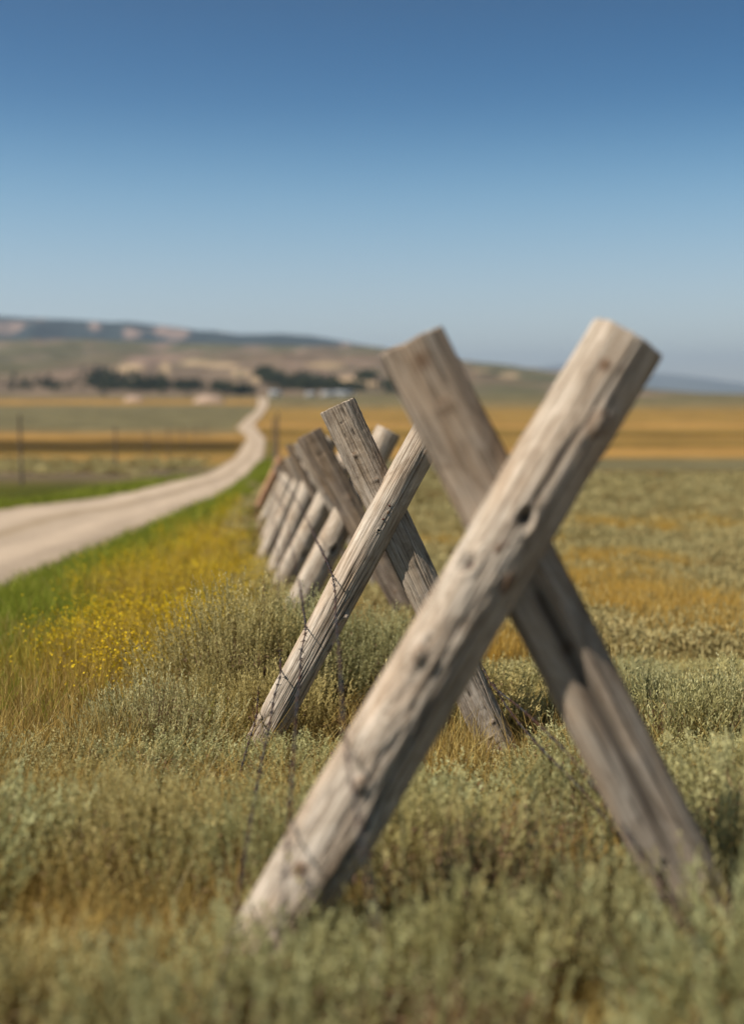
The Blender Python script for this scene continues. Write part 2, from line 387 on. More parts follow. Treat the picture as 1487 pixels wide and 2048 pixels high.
M_sage = leaf_mat_var('sage_leaf', [(0, (.20, .15, .05)), (.33, (.37, .33, .145)), (.6, (.55, .51, .26)), (1, (.74, .69, .40))], .42)
M_wood = leaf_mat('sage_wood', [(0, (.07, .04, .025)), (.5, (.20, .12, .075)), (1, (.44, .30, .18))], .0)
M_dry = leaf_mat('dry_grass', [(0, (.24, .15, .05)), (.4, (.46, .31, .085)), (.75, (.60, .46, .16)), (1, (.74, .62, .35))], .3)
M_green = leaf_mat('green_grass', [(0, (.12, .16, .015)), (.5, (.25, .29, .03)), (1, (.42, .42, .07))], .35)
M_weed = leaf_mat('weed_stem', [(0, (.32, .21, .035)), (.5, (.52, .37, .05)), (1, (.66, .50, .11))], .3)
M_flower = leaf_mat('yellow_flower', [(0, (.56, .35, .01)), (.6, (.74, .50, .012)), (1, (.82, .62, .03))], .3)
M_tree = leaf_mat('tree_foliage', [(0, (.018, .026, .012)), (.5, (.045, .058, .026)), (1, (.10, .11, .05))], .1)
M_scrub = leaf_mat('scrub_leaf', [(0, (.26, .17, .06)), (.4, (.42, .35, .155)), (.75, (.52, .45, .22)), (1, (.60, .42, .15))], .3)

def sage_mesh(R, H, n_spr, seed, dead=0.0):
    global rng
    keep = rng; rng = np.random.default_rng(seed); n_spr = int(n_spr * .85)
    # where each sprig starts: on a lumpy dome
    a = rng.uniform(0, 2 * math.pi, n_spr); rr_ = np.sqrt(rng.uniform(0, 1, n_spr))
    lump = 1 + .22 * np.sin(a * 3 + seed) + .15 * np.sin(a * 5 + 2 * seed)
    bx = np.cos(a) * rr_ * R * lump; by = np.sin(a) * rr_ * R * lump
    htop = H * (1 - .62 * rr_**2.2) * (1 + .16 * fbm(bx * 9, by * 9, seed=seed))
    L = rng.uniform(.10, .24, n_spr) * (.7 + .5 * H / .4)
    bz = htop - L * rng.uniform(.75, 1.9, n_spr); bz = np.maximum(bz, .01)
    base = np.stack([bx, by, bz], 1)
    out = np.stack([np.cos(a) * rr_, np.sin(a) * rr_, 0 * a], 1)
    d = unit(np.array([0, 0, 1.0]) + out * .30 + rng.normal(size=(n_spr, 3)) * .11)
    tip = base + d * L[:, None]
    m = 30
    s = np.linspace(.02, 1, m)[None, :] + rng.uniform(-.02, .02, (n_spr, m))
    p = base[:, None] + (tip - base)[:, None] * s[..., None]
    ld = unit(d[:, None] * 1.5 + rng.normal(size=(n_spr, m, 3)) * .5)
    ll = rng.uniform(.013, .024, (n_spr, m)) * (1.15 - .35 * s)
    isdead = rng.uniform(size=n_spr) < np.clip(dead + .8 * (H < .5) * (fbm(bx * 5, by * 5, seed=seed + 8) > .28), 0, 1)
    live = ~isdead
    pb = p[live].reshape(-1, 3); pt = pb + (ld * ll[..., None])[live].reshape(-1, 3)
    Vl, Fl = diamonds(pb, pt, rng.uniform(.0038, .0060, len(pb)), wide_at=.6)
    patch = fbm(bx * 6, by * 6, seed=seed + 3)
    ti = np.clip(.42 + .25 * patch[:, None] + rng.normal(size=(n_spr, 1)) * .10 + rng.normal(size=(n_spr, m)) * .07 + .25 * (s - .5), 0, 1)[live].reshape(-1)
    leaf = (Vl, Fl, np.repeat(ti, 4))
    # woody stems and twigs
    root = np.stack([bx * .25, by * .25, 0 * bx - .02], 1)
    mid = root * .35 + base * .65 + rng.normal(size=(n_spr, 3)) * .012; mid[:, 2] = bz * .55
    pts = np.stack([root, mid, base, base * .4 + tip * .6], 1)
    V1, F1 = strips(pts, rng.uniform(.003, .007, n_spr), rng.normal(size=(n_spr, 3)))
    w1 = (V1, F1, np.repeat(rng.uniform(0, .6, n_spr), 8))
    nt_ = int(n_spr * .5 + isdead.sum() * 3)
    k = np.concatenate([rng.integers(0, n_spr, int(n_spr * .5)), np.repeat(np.where(isdead)[0], 3)]); nt_ = len(k)
    tb = base[k] * rng.uniform(.5, 1, (nt_, 1)); te = tb + unit(d[k] * .8 + rng.normal(size=(nt_, 3)) * .6) * rng.uniform(.04, .12 + .06 * dead, (nt_, 1))
    V2, F2 = strips(np.stack([tb, (tb + te) / 2 + rng.normal(size=(nt_, 3)) * .006, te], 1), rng.uniform(.0015, .003, nt_), rng.normal(size=(nt_, 3)))
    w2 = (V2, F2, np.repeat(rng.uniform(.3, 1, nt_), 6))
    wood = join([w1, w2])
    # spent dry leaves low inside
    nd = int(n_spr * 2)
    db = np.stack([rng.normal(size=nd) * R * .5, rng.normal(size=nd) * R * .5, rng.uniform(0.01, .55, nd) * H], 1)
    V3, F3 = diamonds(db, db + rng.normal(size=(nd, 3)) * .012, rng.uniform(.003, .006, nd))
    dry = (V3, F3, rng.uniform(.0, .7, nd * 4))
    rng = keep
    return (mesh_np('sage_foliage', leaf[0], [leaf[1]], M_sage, {'tint': leaf[2]}, False),
            mesh_np('sage_twigs', *(lambda J: (J[0], [J[1]]))(join([wood, dry])), M_wood, {'tint': join([wood, dry])[2]}, False))
variants = [sage_mesh(.24, .34, 620, 1), sage_mesh(.20, .28, 500, 2), sage_mesh(.28, .42, 760, 3, .05), sage_mesh(.22, .30, 520, 4, .15),
            sage_mesh(.36, .60, 1500, 5, .0), sage_mesh(.25, .30, 420, 6, .75), sage_mesh(.30, .36, 820, 8, .08)]
n_bush = 0
def bush(x, y, var, sc=1.0, rot=0.0, label=None, group='low grey green sagebrush round the fence', cat='sagebrush', sz=None):
    e = bpy.data.objects.new('sagebrush', None); COL.objects.link(e)
    e.location = (x, y, float(gz(x, y)) - .01); e.rotation_euler = (0, 0, rot); e.scale = (sc, sc, sz or sc)
    e.empty_display_size = .1
    f = obj('foliage', variants[var][0], e); g = obj('twigs', variants[var][1], e)
    tag(e, label or 'grey green sagebrush clump merging into its neighbours in the foreground scrub', cat, group)
    return e
def at_px(u, v):   # ground point seen at a pixel
    p = cast(u, v); return p[0], p[1]
heroes = [
 # x, y, variant, scale, label
 (-.66, 5.75, 4, 1.12, 'tallest grey green sagebrush, left of the second crossed post'),
 (-.34, 6.1, 4, 1.0, 'full sagebrush directly behind the lower half of the second round log'),
 (.03, 6.2, 4, .85, 'sagebrush between the second log and the split leg behind it'),
 (-.95, 5.35, 5, 1.15, 'half bare sagebrush with brown dead twigs, left of the tallest sagebrush'),
 (-.93, 4.9, 6, 1.0, 'broad low sagebrush in front of the half bare one'),
 (-.76, 5.45, 3, .95, 'small sagebrush just left of the foot of the second round log'),
 (.47, 3.25, 5, 1.0, 'brown dried out sagebrush with a dark twiggy hollow, left of the near split leg'),
 (.68, 3.45, 5, .95, 'brown dried out sagebrush nearer the foot of the near split leg'),
]
pos = []
for x, y, v_, sc, lab in heroes:
    bush(x, y, v_, sc, (x * 7 + y * 3) % 6.28, lab, group='sagebrush bushes one can pick out'); pos.append((x, y, .2))
# the surrounding low scrub, one object per bush
cands = []
for k in range(20000):
    y = math.exp(rng.uniform(math.log(1.5), math.log(8.0))); x = rng.uniform(-.36, .36) * (y + .5)
    d = (x - x_fence(y))
    lim_left = (-1.08 if y > 4.3 else -9)
    if x < lim_left - .3 * noise(x * 2.2, y * 2.2, seed=9): continue
    if y > 5.2 and abs(d) < .9 and d < .45: continue
    if ((x - .50) / .27)**2 + ((y - 2.98) / .34)**2 < 1: continue
    if .1 < x < .42 and 4.2 < y < 5.1: continue          # opening of dry grass by the rear foot
    hmax = (1.4 - gz(x, y) ) * 0
    s = .19 if y < 5 else .26
    gapn = float(fbm(x * 1.9, y * 1.5, seed=88, o=2))
    if y < 5.2 and gapn < -.15: continue
    if (x + .50)**2 + (y - 4.9)**2 < .05 or (x - .60)**2 + (y - 4.85)**2 < .07: continue
    if all((x - a)**2 + (y - b)**2 > (s * 1.12 + c * .42)**2 for a, b, c in pos): pos.append((x, y, s)); cands.append((x, y))
    if len(cands) > 190: break
for x, y in cands:
    var = int(rng.choice([0, 1, 2, 3, 6, 0, 1, 3]))
    if y < 3.1 and -.15 < x < .3 and rng.uniform() < .7: var = int(rng.choice([5, 3]))
    H = [.34, .28, .42, .30, .58, .30, .36][var]
    u_ = 743.5 + x / y * FPX
    if y < 2.62: vtop = 1900 if u_ < 820 else 1740
    elif y < 4.9: vtop = (1490 if y > 4.1 else 1570) if u_ < 700 else (1570 if u_ < 1100 else 1490)
    else: vtop = 1330
    if 1000 < u_ < 1260 and 2.6 < y < 3.3: vtop = 1730
    D = 1.4 - float(gz(x, y)); lim = D - (vtop - 788) / FPX * y
    nv = float(noise(x * 2.6, y * 2.6, seed=77)); vtop += 130 * (abs(nv) if 860 < u_ < 1120 and y > 2.62 else nv * (1 if u_ > 640 or u_ < 420 or y < 3.9 else .2)) - (y > 2.62) * 20
    if (400 < u_ < 660 or 920 < u_ < 1080) and 3.9 < y < 5.15: vtop = 1555
    sc = rng.uniform(.7, 1.55); sc_z = sc
    if H * sc > lim: sc_z = max(lim, .11) / H
    side_ = 'pasture' if x > x_fence(y) else 'road'
    if y < 2.0: lab = 'blurred sagebrush at the very bottom of the picture, on the %s side' % side_
    elif y < 2.9: lab = 'soft blurred sagebrush beside the nearest crossed post, %s side' % side_
    elif y < 4.0: lab = 'low sagebrush between the nearest and second crossed posts, %s side' % side_
    elif y < 4.9: lab = 'low sagebrush just in front of the second crossed post, %s side' % side_
    elif y < 6.2: lab = 'sagebrush just beyond the second crossed post, %s side' % side_
    else: lab = 'sagebrush standing short of the third crossed post, %s side' % side_
    bush(x, y, var, sc, rng.uniform(0, 6.28), sz=sc_z, label=lab)

# ------------------------------------------------------------------ grasses and ground cover (nobody could count them)
def scatter(n, y0, y1, xr=(-.36, .36), pad=.6, fn=None):
    y = np.exp(rng.uniform(math.log(y0), math.log(y1), n)); x = rng.uniform(xr[0], xr[1], n) * (y + pad)
    if fn is not None:
        k = rng.uniform(size=n) < fn(x, y); x, y = x[k], y[k]
    return x, y
def base3(x, y): return np.stack([x, y, gz(x, y) - .005], 1)
off_road = lambda x, y: ~((x > x_road_left(y) - .05) & (x < x_road_right(y) + .05))
def stuff(name, parts, mat, label, cat):
    Vj, Fj, Aj = join(parts)
    return tag(obj(name, mesh_np(name, Vj, [Fj], mat, {'tint': Aj}, False)), label, cat, kind='stuff')
# dry grass litter everywhere near
x, y = scatter(190000, 1.4, 13, fn=lambda x, y: off_road(x, y) * (.4 + .6 * (fbm(x * 2, y * 2, seed=101) > -.1)))
h = rng.uniform(.04, .16, len(x)) + .16 * (rng.uniform(size=len(x)) < .10) * (fbm(x * 1.5, y * 1.5, seed=108) > 0); (Vb, Fb), _ = blades(base3(x, y), h, rng.uniform(.002, .0035, len(x)) * (1 + y / 8), rng.uniform(.2, 1.0, len(x)), 2)
stuff('dry_grass', [(Vb, Fb, np.repeat(np.clip(rng.normal(.35, .25, len(x)), 0, 1), 6))], M_dry, 'short dry golden grass litter between the sagebrush', 'grass')
# tall golden grass: left verge near, clump by rear foot, right pasture patches
def gold(x, y):
    d = x - x_fence(y)
    a = smooth(-.95, -1.25, x + .35 * noise(x * 2.2, y * 2.2, seed=9)) * (y < 8.0) * (y > 3.9 + .5 * noise(x * 3, 2.0, seed=19)) * .8 * (.45 + .55 * (noise(x * 3, y * 2, seed=12) > -.1))
    b = ((x > .12) & (x < .45) & (y > 4.2) & (y < 5.6)) * .5
    g = goldpatch(x, y) * smooth(.3, .8, d) * (y > 6.2)
    g2 = smooth(.1, .4, noise(x * .9, y * .6, seed=13)) * (d > .3) * (y > 5) * .35
    return np.clip(np.maximum.reduce([a, b, g, g2]), 0, 1) * off_road(x, y)
x, y = scatter(260000, 3.2, 26, fn=gold)
h = rng.uniform(.10, .30, len(x)); (Vb, Fb), _ = blades(base3(x, y), h, rng.uniform(.002, .0035, len(x)) * (1 + y / 7), rng.uniform(.05, .55, len(x)), 3)
stuff('tall_dry_grass', [(Vb, Fb, np.repeat(np.clip(rng.normal(.42, .22, len(x)), 0, 1), 8))], M_dry, 'tall golden dry grass in drifts on both sides of the fence', 'grass')
M_gold = leaf_mat('golden_grass', [(0, (.36, .19, .035)), (.5, (.62, .38, .07)), (1, (.80, .56, .16))], .4)
x, y = scatter(420000, 6.2, 28, (-.05, .40), fn=lambda x, y: goldpatch(x, y) * smooth(.3, .8, x - x_fence(y)) * (.25 + .75 * (fbm(x * 2.2, y * 1.1, seed=28) > -.05)))
h = rng.uniform(.10, .30, len(x)); (Vb, Fb), _ = blades(base3(x, y), h, rng.uniform(.002, .004, len(x)) * (1 + y / 7), rng.uniform(.05, .6, len(x)), 2)
stuff('golden_grass', [(Vb, Fb, np.repeat(np.clip(rng.normal(.5, .22, len(x)), 0, 1), 6))], M_gold, 'bright golden grass patches among the sagebrush of the pasture', 'grass')
# green verge grass
def verge_green(x, y):
    dr = x - x_road_right(y); n1 = fbm(x * .8, y * .35, seed=31)
    a = (dr > -.12) * (1 - smooth(.45, 1.2, dr + .6 * n1))
    b = (dr > -.1) * (x < x_fence(y) - .5) * .05
    dl = x_road_left(y) - x
    return np.clip(a + b + (dl > 0) * (dl < 1.6) * (y > 20) * .4 * (1 - smooth(38, 60, y)), 0, 1)
x, y = scatter(330000, 5, 90, (-.42, .0), fn=verge_green)
h = rng.uniform(.08, .27, len(x)); (Vb, Fb), _ = blades(base3(x, y), h, rng.uniform(.003, .006, len(x)) * (1 + y / 6), rng.uniform(.1, .7, len(x)), 2)
stuff('verge_grass', [(Vb, Fb, np.repeat(np.clip(rng.normal(.5, .25, len(x)), 0, 1), 6))], M_green, 'bright green grass along the edge of the gravel road', 'grass')
# flowering weeds
def weeds(x, y):
    dr = x - x_road_right(y); df = x_fence(y) - x; n1 = fbm(x * .8, y * .35, seed=31)
    return smooth(.5, 1.2, dr + .4 * n1) * smooth(.55, 1.1, df) * smooth(4.8, 6.5, y) * (.30 + .7 * (fbm(x * 1.6, y * .9, seed=33) > -.12))
x, y = scatter(60000, 5.5, 110, (-.42, .0), fn=weeds)
h = rng.uniform(.18, .42, len(x)) * np.clip(1.05 - .02 * (8 - y), .5, 1); (Vb, Fb), pts = blades(base3(x, y), h, rng.uniform(.003, .005, len(x)) * (1 + y / 8), rng.uniform(.0, .45, len(x)), 3)
stuff('weed_stems', [(Vb, Fb, np.repeat(np.clip(rng.normal(.5, .25, len(x)), 0, 1), 8))], M_weed, 'olive stems of the flowering weeds on the road verge', 'weeds')
k = rng.uniform(size=len(x)) < .42 * smooth(-.35, .3, fbm(x * 2.2, y * 1.2, seed=35)); tp = pts[k, -1]; yy_ = y[k]; q = 7
c_ = np.repeat(tp, q, 0) + rng.normal(size=(len(tp) * q, 3)) * np.array([.022, .022, .035]) * np.repeat(1 + yy_ / 22, q)[:, None]
e_ = c_ + unit(rng.normal(size=c_.shape)) * (.009 * np.repeat(1 + yy_ / 12, q))[:, None]
Vf, Ff = diamonds(c_, e_, .008 * np.repeat(1 + yy_ / 12, q), wide_at=.5)
stuff('yellow_wildflowers', [(Vf, Ff, np.repeat(rng.uniform(0, 1, len(c_)), 4))], M_flower, 'yellow wildflower heads scattered over the road verge', 'wildflowers')
# dry brownish undergrowth among weeds
x, y = scatter(90000, 6, 60, (-.42, .0), fn=lambda x, y: weeds(x, y) * .8 + (x < x_fence(y) - .3) * (x > x_road_right(y) + .5) * .25)
h = rng.uniform(.06, .22, len(x)); (Vb, Fb), _ = blades(base3(x, y), h, rng.uniform(.003, .005, len(x)) * (1 + y / 7), rng.uniform(.2, 1, len(x)), 2)
stuff('verge_undergrowth', [(Vb, Fb, np.repeat(np.clip(rng.normal(.25, .25, len(x)), 0, 1), 6))], M_dry, 'brownish dry undergrowth beneath the wildflowers', 'undergrowth')
# sagebrush scrub over the pasture, further off
def clumps(n, y0, y1, fn, rad, hgt, leaves, xr=(-.42, .42)):
    x, y = scatter(n, y0, y1, xr, fn=fn); m = len(x); sc = rng.uniform(.55, 1.3, m)
    a = rng.uniform(0, 6.283, (m, leaves)); r_ = np.sqrt(rng.uniform(0, 1, (m, leaves)))
    lx = x[:, None] + np.cos(a) * r_ * (rad * sc)[:, None]; ly = y[:, None] + np.sin(a) * r_ * (rad * sc)[:, None]
    lz = gz(x, y)[:, None] + (hgt * sc)[:, None] * (1 - .7 * r_**2) * rng.uniform(.25, 1, (m, leaves))
    b = np.stack([lx, ly, lz], -1).reshape(-1, 3)
    g = np.repeat((1 + y / 14), leaves)
    t_ = b + unit(np.array([0, 0, 1.0]) + rng.normal(size=b.shape) * .8) * (.034 * g * rng.uniform(.6, 1.3, len(b)))[:, None]
    Vc, Fc = diamonds(b, t_, .007 * g**1.6)
    ti = np.clip(np.repeat(rng.normal(.45, .16, m), leaves) + rng.normal(size=len(b)) * .1, 0, .85)
    return Vc, Fc, np.repeat(ti, 4)
sc1 = clumps(8200, 7.2, 52, lambda x, y: (x > x_fence(y) + .35) * (noise(x*.9, y*.45, seed=66) > -.45) * (.35 + .65 * (1 - .8 * goldpatch(x, y))), .26, .19, 200)
sc2 = clumps(700, 7, 40, lambda x, y: ((x < x_fence(y) - .1) & (x > x_fence(y) - 1.0)) * 1.0, .2, .22, 150, (-.3, .05))
sc4 = clumps(1500, 24, 90, lambda x, y: (x < x_road_left(y) - 1.5) * (fbm(x * .1, y * .05, seed=44) > -.1), .4, .3, 60, (-.42, 0))
stuff('sagebrush_scrub', [sc1, sc2, sc4], M_scrub, 'low sagebrush scrub spreading over the pasture beyond the fence', 'scrub')

# ------------------------------------------------------------------ weathered timber
def wood_mat(name, light, mid, dark, warm, amount):
    m, T, B = mat_new(name, .88, .18)
    tc = N(T, 'ShaderNodeTexCoord'); oc = tc.outputs['Object']
    g1 = tex_noise(T, 1.0, mapping(T, oc, (75, 75, 1.6)), 6, .65, .4)
    g2 = tex_noise(T, 1.0, mapping(T, oc, (240, 240, 5)), 5, .7, .2)
    g3 = tex_noise(T, 1.0, mapping(T, oc, (9, 9, 2.2)), 4, .6, .5)
    g4 = tex_noise(T, 130., oc, 3, .7)
    r = ramp(T, [(.30, dark), (.45, mid), (.62, light)]); T.links.new(g1, r.inputs[0])
    r2 = ramp(T, [(.33, (.62, .60, .58)), (.5, (1, 1, 1)), (.7, (1.12, 1.12, 1.12))]); T.links.new(g2, r2.inputs[0])
    r3 = ramp(T, [(.42, (0, 0, 0)), (.62, (1, 1, 1))]); T.links.new(g3, r3.inputs[0])
    mm = N(T, 'ShaderNodeMath', operation='MULTIPLY'); T.links.new(r3.outputs[0], mm.inputs[0]); mm.inputs[1].default_value = amount
    c = mixc(T, mm.outputs[0], r.outputs[0], warm)
    c = mixc(T, 1, c, r2.outputs[0], 'MULTIPLY')
    g5 = tex_noise(T, 1.0, mapping(T, oc, (130, 130, .9)), 3, .55, .8)
    r5 = ramp(T, [(.36, (.48, .44, .40)), (.43, (1, 1, 1))]); T.links.new(g5, r5.inputs[0]); c = mixc(T, .85, c, r5.outputs[0], 'MULTIPLY') if 0 else mixc(T, 1, c, r5.outputs[0], 'MULTIPLY')
    g6 = tex_noise(T, 1.0, mapping(T, oc, (14, 14, 5)), 5, .7, 1.0)
    r6 = ramp(T, [(.35, (.62, .58, .54)), (.55, (1, 1, 1)), (.7, (1.1, 1.1, 1.12))]); T.links.new(g6, r6.inputs[0]); c = mixc(T, 1, c, r6.outputs[0], 'MULTIPLY')
    kn = N(T, 'ShaderNodeAttribute', attribute_name='knot'); cr = N(T, 'ShaderNodeAttribute', attribute_name='crack')
    c = mixc(T, kn.outputs['Fac'], c, (.16, .09, .05)); c = mixc(T, cr.outputs['Fac'], c, (.035, .026, .02))
    T.links.new(c, B.inputs['Base Color'])
    ad = N(T, 'ShaderNodeMath', operation='ADD'); T.links.new(g2, ad.inputs[0]); T.links.new(g1, ad.inputs[1])
    ad2 = N(T, 'ShaderNodeMath', operation='MULTIPLY_ADD'); T.links.new(g4, ad2.inputs[0]); ad2.inputs[1].default_value = .35; T.links.new(ad.outputs[0], ad2.inputs[2])
    bp = N(T, 'ShaderNodeBump'); bp.inputs['Strength'].default_value = .9; bp.inputs['Distance'].default_value = .0035
    T.links.new(ad2.outputs[0], bp.inputs['Height']); T.links.new(bp.outputs[0], B.inputs['Normal'])
    return m
W_pale = wood_mat('weathered_round_log', (.64, .555, .46), (.47, .40, .325), (.18, .14, .105), (.42, .30, .20), .6)
W_slab = wood_mat('weathered_split_log', (.52, .45, .375), (.40, .34, .28), (.20, .16, .13), (.44, .32, .20), .45)
W_dark = wood_mat('dark_rough_log', (.36, .29, .225), (.23, .18, .14), (.09, .065, .05), (.33, .23, .14), .6)
W_warm = wood_mat('split_log_with_brown_grain', (.50, .43, .355), (.38, .32, .26), (.18, .145, .115), (.46, .32, .20), .55)
W_red = wood_mat('reddish_fresh_wood', (.50, .30, .18), (.42, .24, .14), (.28, .15, .09), (.50, .28, .15), .5)

def timber(name, parent, root, pb, pt, rb, rt, mat, seed, kind='round', nz=420, nth=128, knots=(), cracks=(), thick=.6, rough=1.0, bend=0.0, cut=0.0, notch=None):
    """pb foot, pt top in world; knots: (t from foot, q across -1..1, size, kind); cracks: (q0, q1, t0, t1, width, depth)"""
    pb = np.array(pb); pt = np.array(pt); L = np.linalg.norm(pt - pb); ax = (pt - pb) / L
    X = unit(np.cross(np.array([0, 1.0, 0]), ax)); 
    if X[0] < 0: X = -X
    Yv = np.cross(ax, X)                    # away from the camera
    t_ = np.linspace(0, 1, nz)[:, None]; th = np.linspace(0, 2 * math.pi, nth, endpoint=False)[None, :]
    cx, sy = np.cos(th), np.sin(th)
    if kind == 'round':
        ux, uy = cx, sy; 
    else:                                   # split log: broad flat face to the camera, rounded back
        e = .36
        ux = np.sign(cx) * np.abs(cx)**e; uy = np.sign(sy) * np.abs(sy)**e * np.where(sy < 0, thick, thick * 1.15)
        # one corner carries the bark-side facet
        fac = smooth(.35, 1.0, ux) * (uy < 0); uy = uy + fac * thick * .75
    R = rb * (1 - t_) + rt * t_
    if notch: uy = np.where((uy < 0) & (ux < notch[0]) & (t_ < notch[1]), uy * .15, uy + 0 * t_); ux = ux + 0 * t_
    z = t_ * L
    bumpy = .0016 * (rough > 1.2) * fbm(cx * 30, sy * 30, z * 60, seed=seed + 40, o=2) if nz > 800 else 0
    lo = fbm(cx * 1.1 + seed, sy * 1.1, z * 2.2, seed=seed, o=3); mi = fbm(cx * 3, sy * 3 + seed, z * 5, seed=seed + 1, o=3)
    gr = fbm(cx * 16, sy * 16, z * 1.3 + seed, seed=seed + 2, o=3); gr2 = fbm(cx * 40, sy * 40, z * 3, seed=seed + 3, o=2)
    r = R * (1 + .055 * lo + .035 * mi * rough) + .0020 * gr * rough + .0008 * gr2 + bumpy
    Kn = np.zeros((nz, nth)); Cr = np.zeros((nz, nth)); q = ux
    front = (uy < .05)
    arc = np.where(front, 1.0, 0.0)
    for (kt, kq, ks, kk) in knots:
        dq = np.arcsin(np.clip(q, -1, 1)) - math.asin(kq) if kind == 'round' else q - kq
        d = np.sqrt((dq * R)**2 + ((z - kt * L) / 1.35)**2) * (1 + .35 * noise(cx * 9 + kt * 31, sy * 9, z * 22, seed=seed + 6)) + (1 - arc) * 9
        if kk == 'hole': r = r - .022 * np.exp(-(d / ks)**2); Cr = np.maximum(Cr, .85 * np.exp(-(d / (ks * .8))**4)); r = r + .005 * np.exp(-((d - ks * 1.5) / (ks * .6))**2)
        elif kk == 'bump': r = r + .011 * np.exp(-(d / ks)**2); Kn = np.maximum(Kn, .55 * np.exp(-((d - ks * .75) / (ks * .3))**2)); Cr = np.maximum(Cr, .5 * np.exp(-(d / (ks * .22))**2))
        elif kk == 'swell': r = r + .016 * np.exp(-(d / ks)**2)
        else: Kn = np.maximum(Kn, .9 * np.exp(-(d / ks)**4)); r = r + .003 * np.exp(-(d / ks)**2)
    cracks = list(cracks)
    if nz >= 400:
        rc = np.random.default_rng(seed)
        for _ in range(9):
            a0 = rc.uniform(-.9, .95); t0_ = rc.uniform(-.05, .85); cracks.append((a0, a0 + rc.uniform(-.08, .14), t0_, t0_ + rc.uniform(.08, .4), rc.uniform(.0012, .0024) * (1 + (nz < 700)), rc.uniform(.002, .006)))
    for (q0, q1, t0, t1, cw, cdp) in cracks:
        s = np.clip((t_ - t0) / (t1 - t0), 0, 1); qc = q0 + (q1 - q0) * s + .07 * noise(z * 3.5, seed * 3.1 + q0 * 5, seed=seed + 9) + .025 * noise(z * 16, q0 * 9, seed=seed + 10)
        on = smooth(t0 - .01, t0 + .04, t_) * (1 - smooth(t1 - .04, t1 + .01, t_)) * arc
        wv = cw * (.45 + .55 * (1 + noise(z * 5, q0 * 3, seed=seed + 11)) / 2 + .0)
        dq = (np.arcsin(np.clip(q, -1, 1)) - np.arcsin(np.clip(qc, -1, 1))) * R if kind == 'round' else (q - qc) * R
        g = np.exp(-(dq / wv)**2) * on
        r = r - cdp * g; Cr = np.maximum(Cr, .9 * np.exp(-(dq / (wv * .75))**4) * on)
    off = bend * np.sin(t_ * math.pi) * L
    Xl = ux * r + off; Yl = uy * r; Zl = z + cut * ux * R * (t_ > .8) * smooth(.8, 1, t_)
    Zl = Zl + (t_ > .995) * .004 * fbm(ux * 6, uy * 6, seed=seed + 30)
    V = np.stack([Xl + 0 * Zl, Yl + 0 * Zl, Zl + 0 * Xl], -1).reshape(-1, 3)
    # sawn ends: rings shrinking to the middle
    faces = [grid_faces(nz, nth, True)]
    kn = Kn.reshape(-1); crk = Cr.reshape(-1); V = [V]; kn = [kn]; crk = [crk]; n0 = nz * nth
    ringi = (nz - 1) * nth + np.arange(nth); prev = ringi
    top = V[0][ringi]; ctr = top.mean(0)
    for s in (.985, .9, .75, .5, .25, .06):
        cur = n0 + np.arange(nth); n0 += nth
        p = ctr + (top - ctr) * s; p[:, 2] += .0025 * fbm(p[:, 0] * 60, p[:, 1] * 60, seed=seed + 4) + (.004 if s < .98 else .002) * (1 if s < .99 else 0)
        V.append(p); kn.append(np.full(nth, .08)); crk.append(.45 * (np.abs(np.sin(th[0] * 2.5 + seed + .4 * s)) < .10) * (s > .2) + 0.0)
        j = np.arange(nth); jn = (j + 1) % nth
        faces.append(np.stack([prev[j], prev[jn], cur[jn], cur[j]], 1)); prev = cur
    V.append(ctr[None] + [[0, 0, .003]]); kn.append([.1]); crk.append([.3]); j = np.arange(nth)
    faces.append(np.stack([prev[j], prev[(j + 1) % nth], np.full(nth, n0)], 1)); n0 += 1
    V.append(V[0][:nth].mean(0)[None]); kn.append([0.]); crk.append([0.]); faces.append(np.stack([(j + 1) % nth, j, np.full(nth, n0)], 1))
    V = np.concatenate(V)
    me = mesh_np(name, V, faces, mat, {'knot': np.concatenate(kn), 'crack': np.concatenate(crk)})
    o = obj(name, me, parent)
    M = Matrix.Identity(4)
    for i in range(3): M[i][0], M[i][1], M[i][2], M[i][3] = X[i], Yv[i], ax[i], pb[i] - root[i]
    o.matrix_local = M
    def surf(tt, qq, out=0.0):      # world point on the camera-facing skin
        rr0 = rb * (1 - tt) + rt * tt
        yy = -math.sqrt(max(0, 1 - qq * qq)) if kind == 'round' else -thick
        return pb + ax * L * tt + X * (qq * rr0 + bend * math.sin(tt * math.pi) * L) + Yv * (yy * rr0 - out)
    return o, surf
m_nail, T, B = mat_new('rusty_nail', .6, .4); B.inputs['Base Color'].default_value = (.09, .035, .02, 1)
def nail(parent, root, p, nrm, r=.004):
    th = np.linspace(0, 2 * math.pi, 12, endpoint=False)
    nrm = unit(np.array(nrm, float)); a = unit(np.cross(nrm, [0, 0, 1.0])); b = np.cross(nrm, a)
    rings = [(r * .4, -.012), (r * .4, .001), (r, .001), (r, .003), (r * .7, .0042)]
    V = np.concatenate([np.array([a * math.cos(t) * rr_ + b * math.sin(t) * rr_ + nrm * h_ for t in th]) for rr_, h_ in rings])
    o = obj('nail', mesh_np('nail', V, [grid_faces(5, 12, True), np.arange(48, 60)[None, :]], m_nail), parent, loc=np.array(p) - root)
    return o

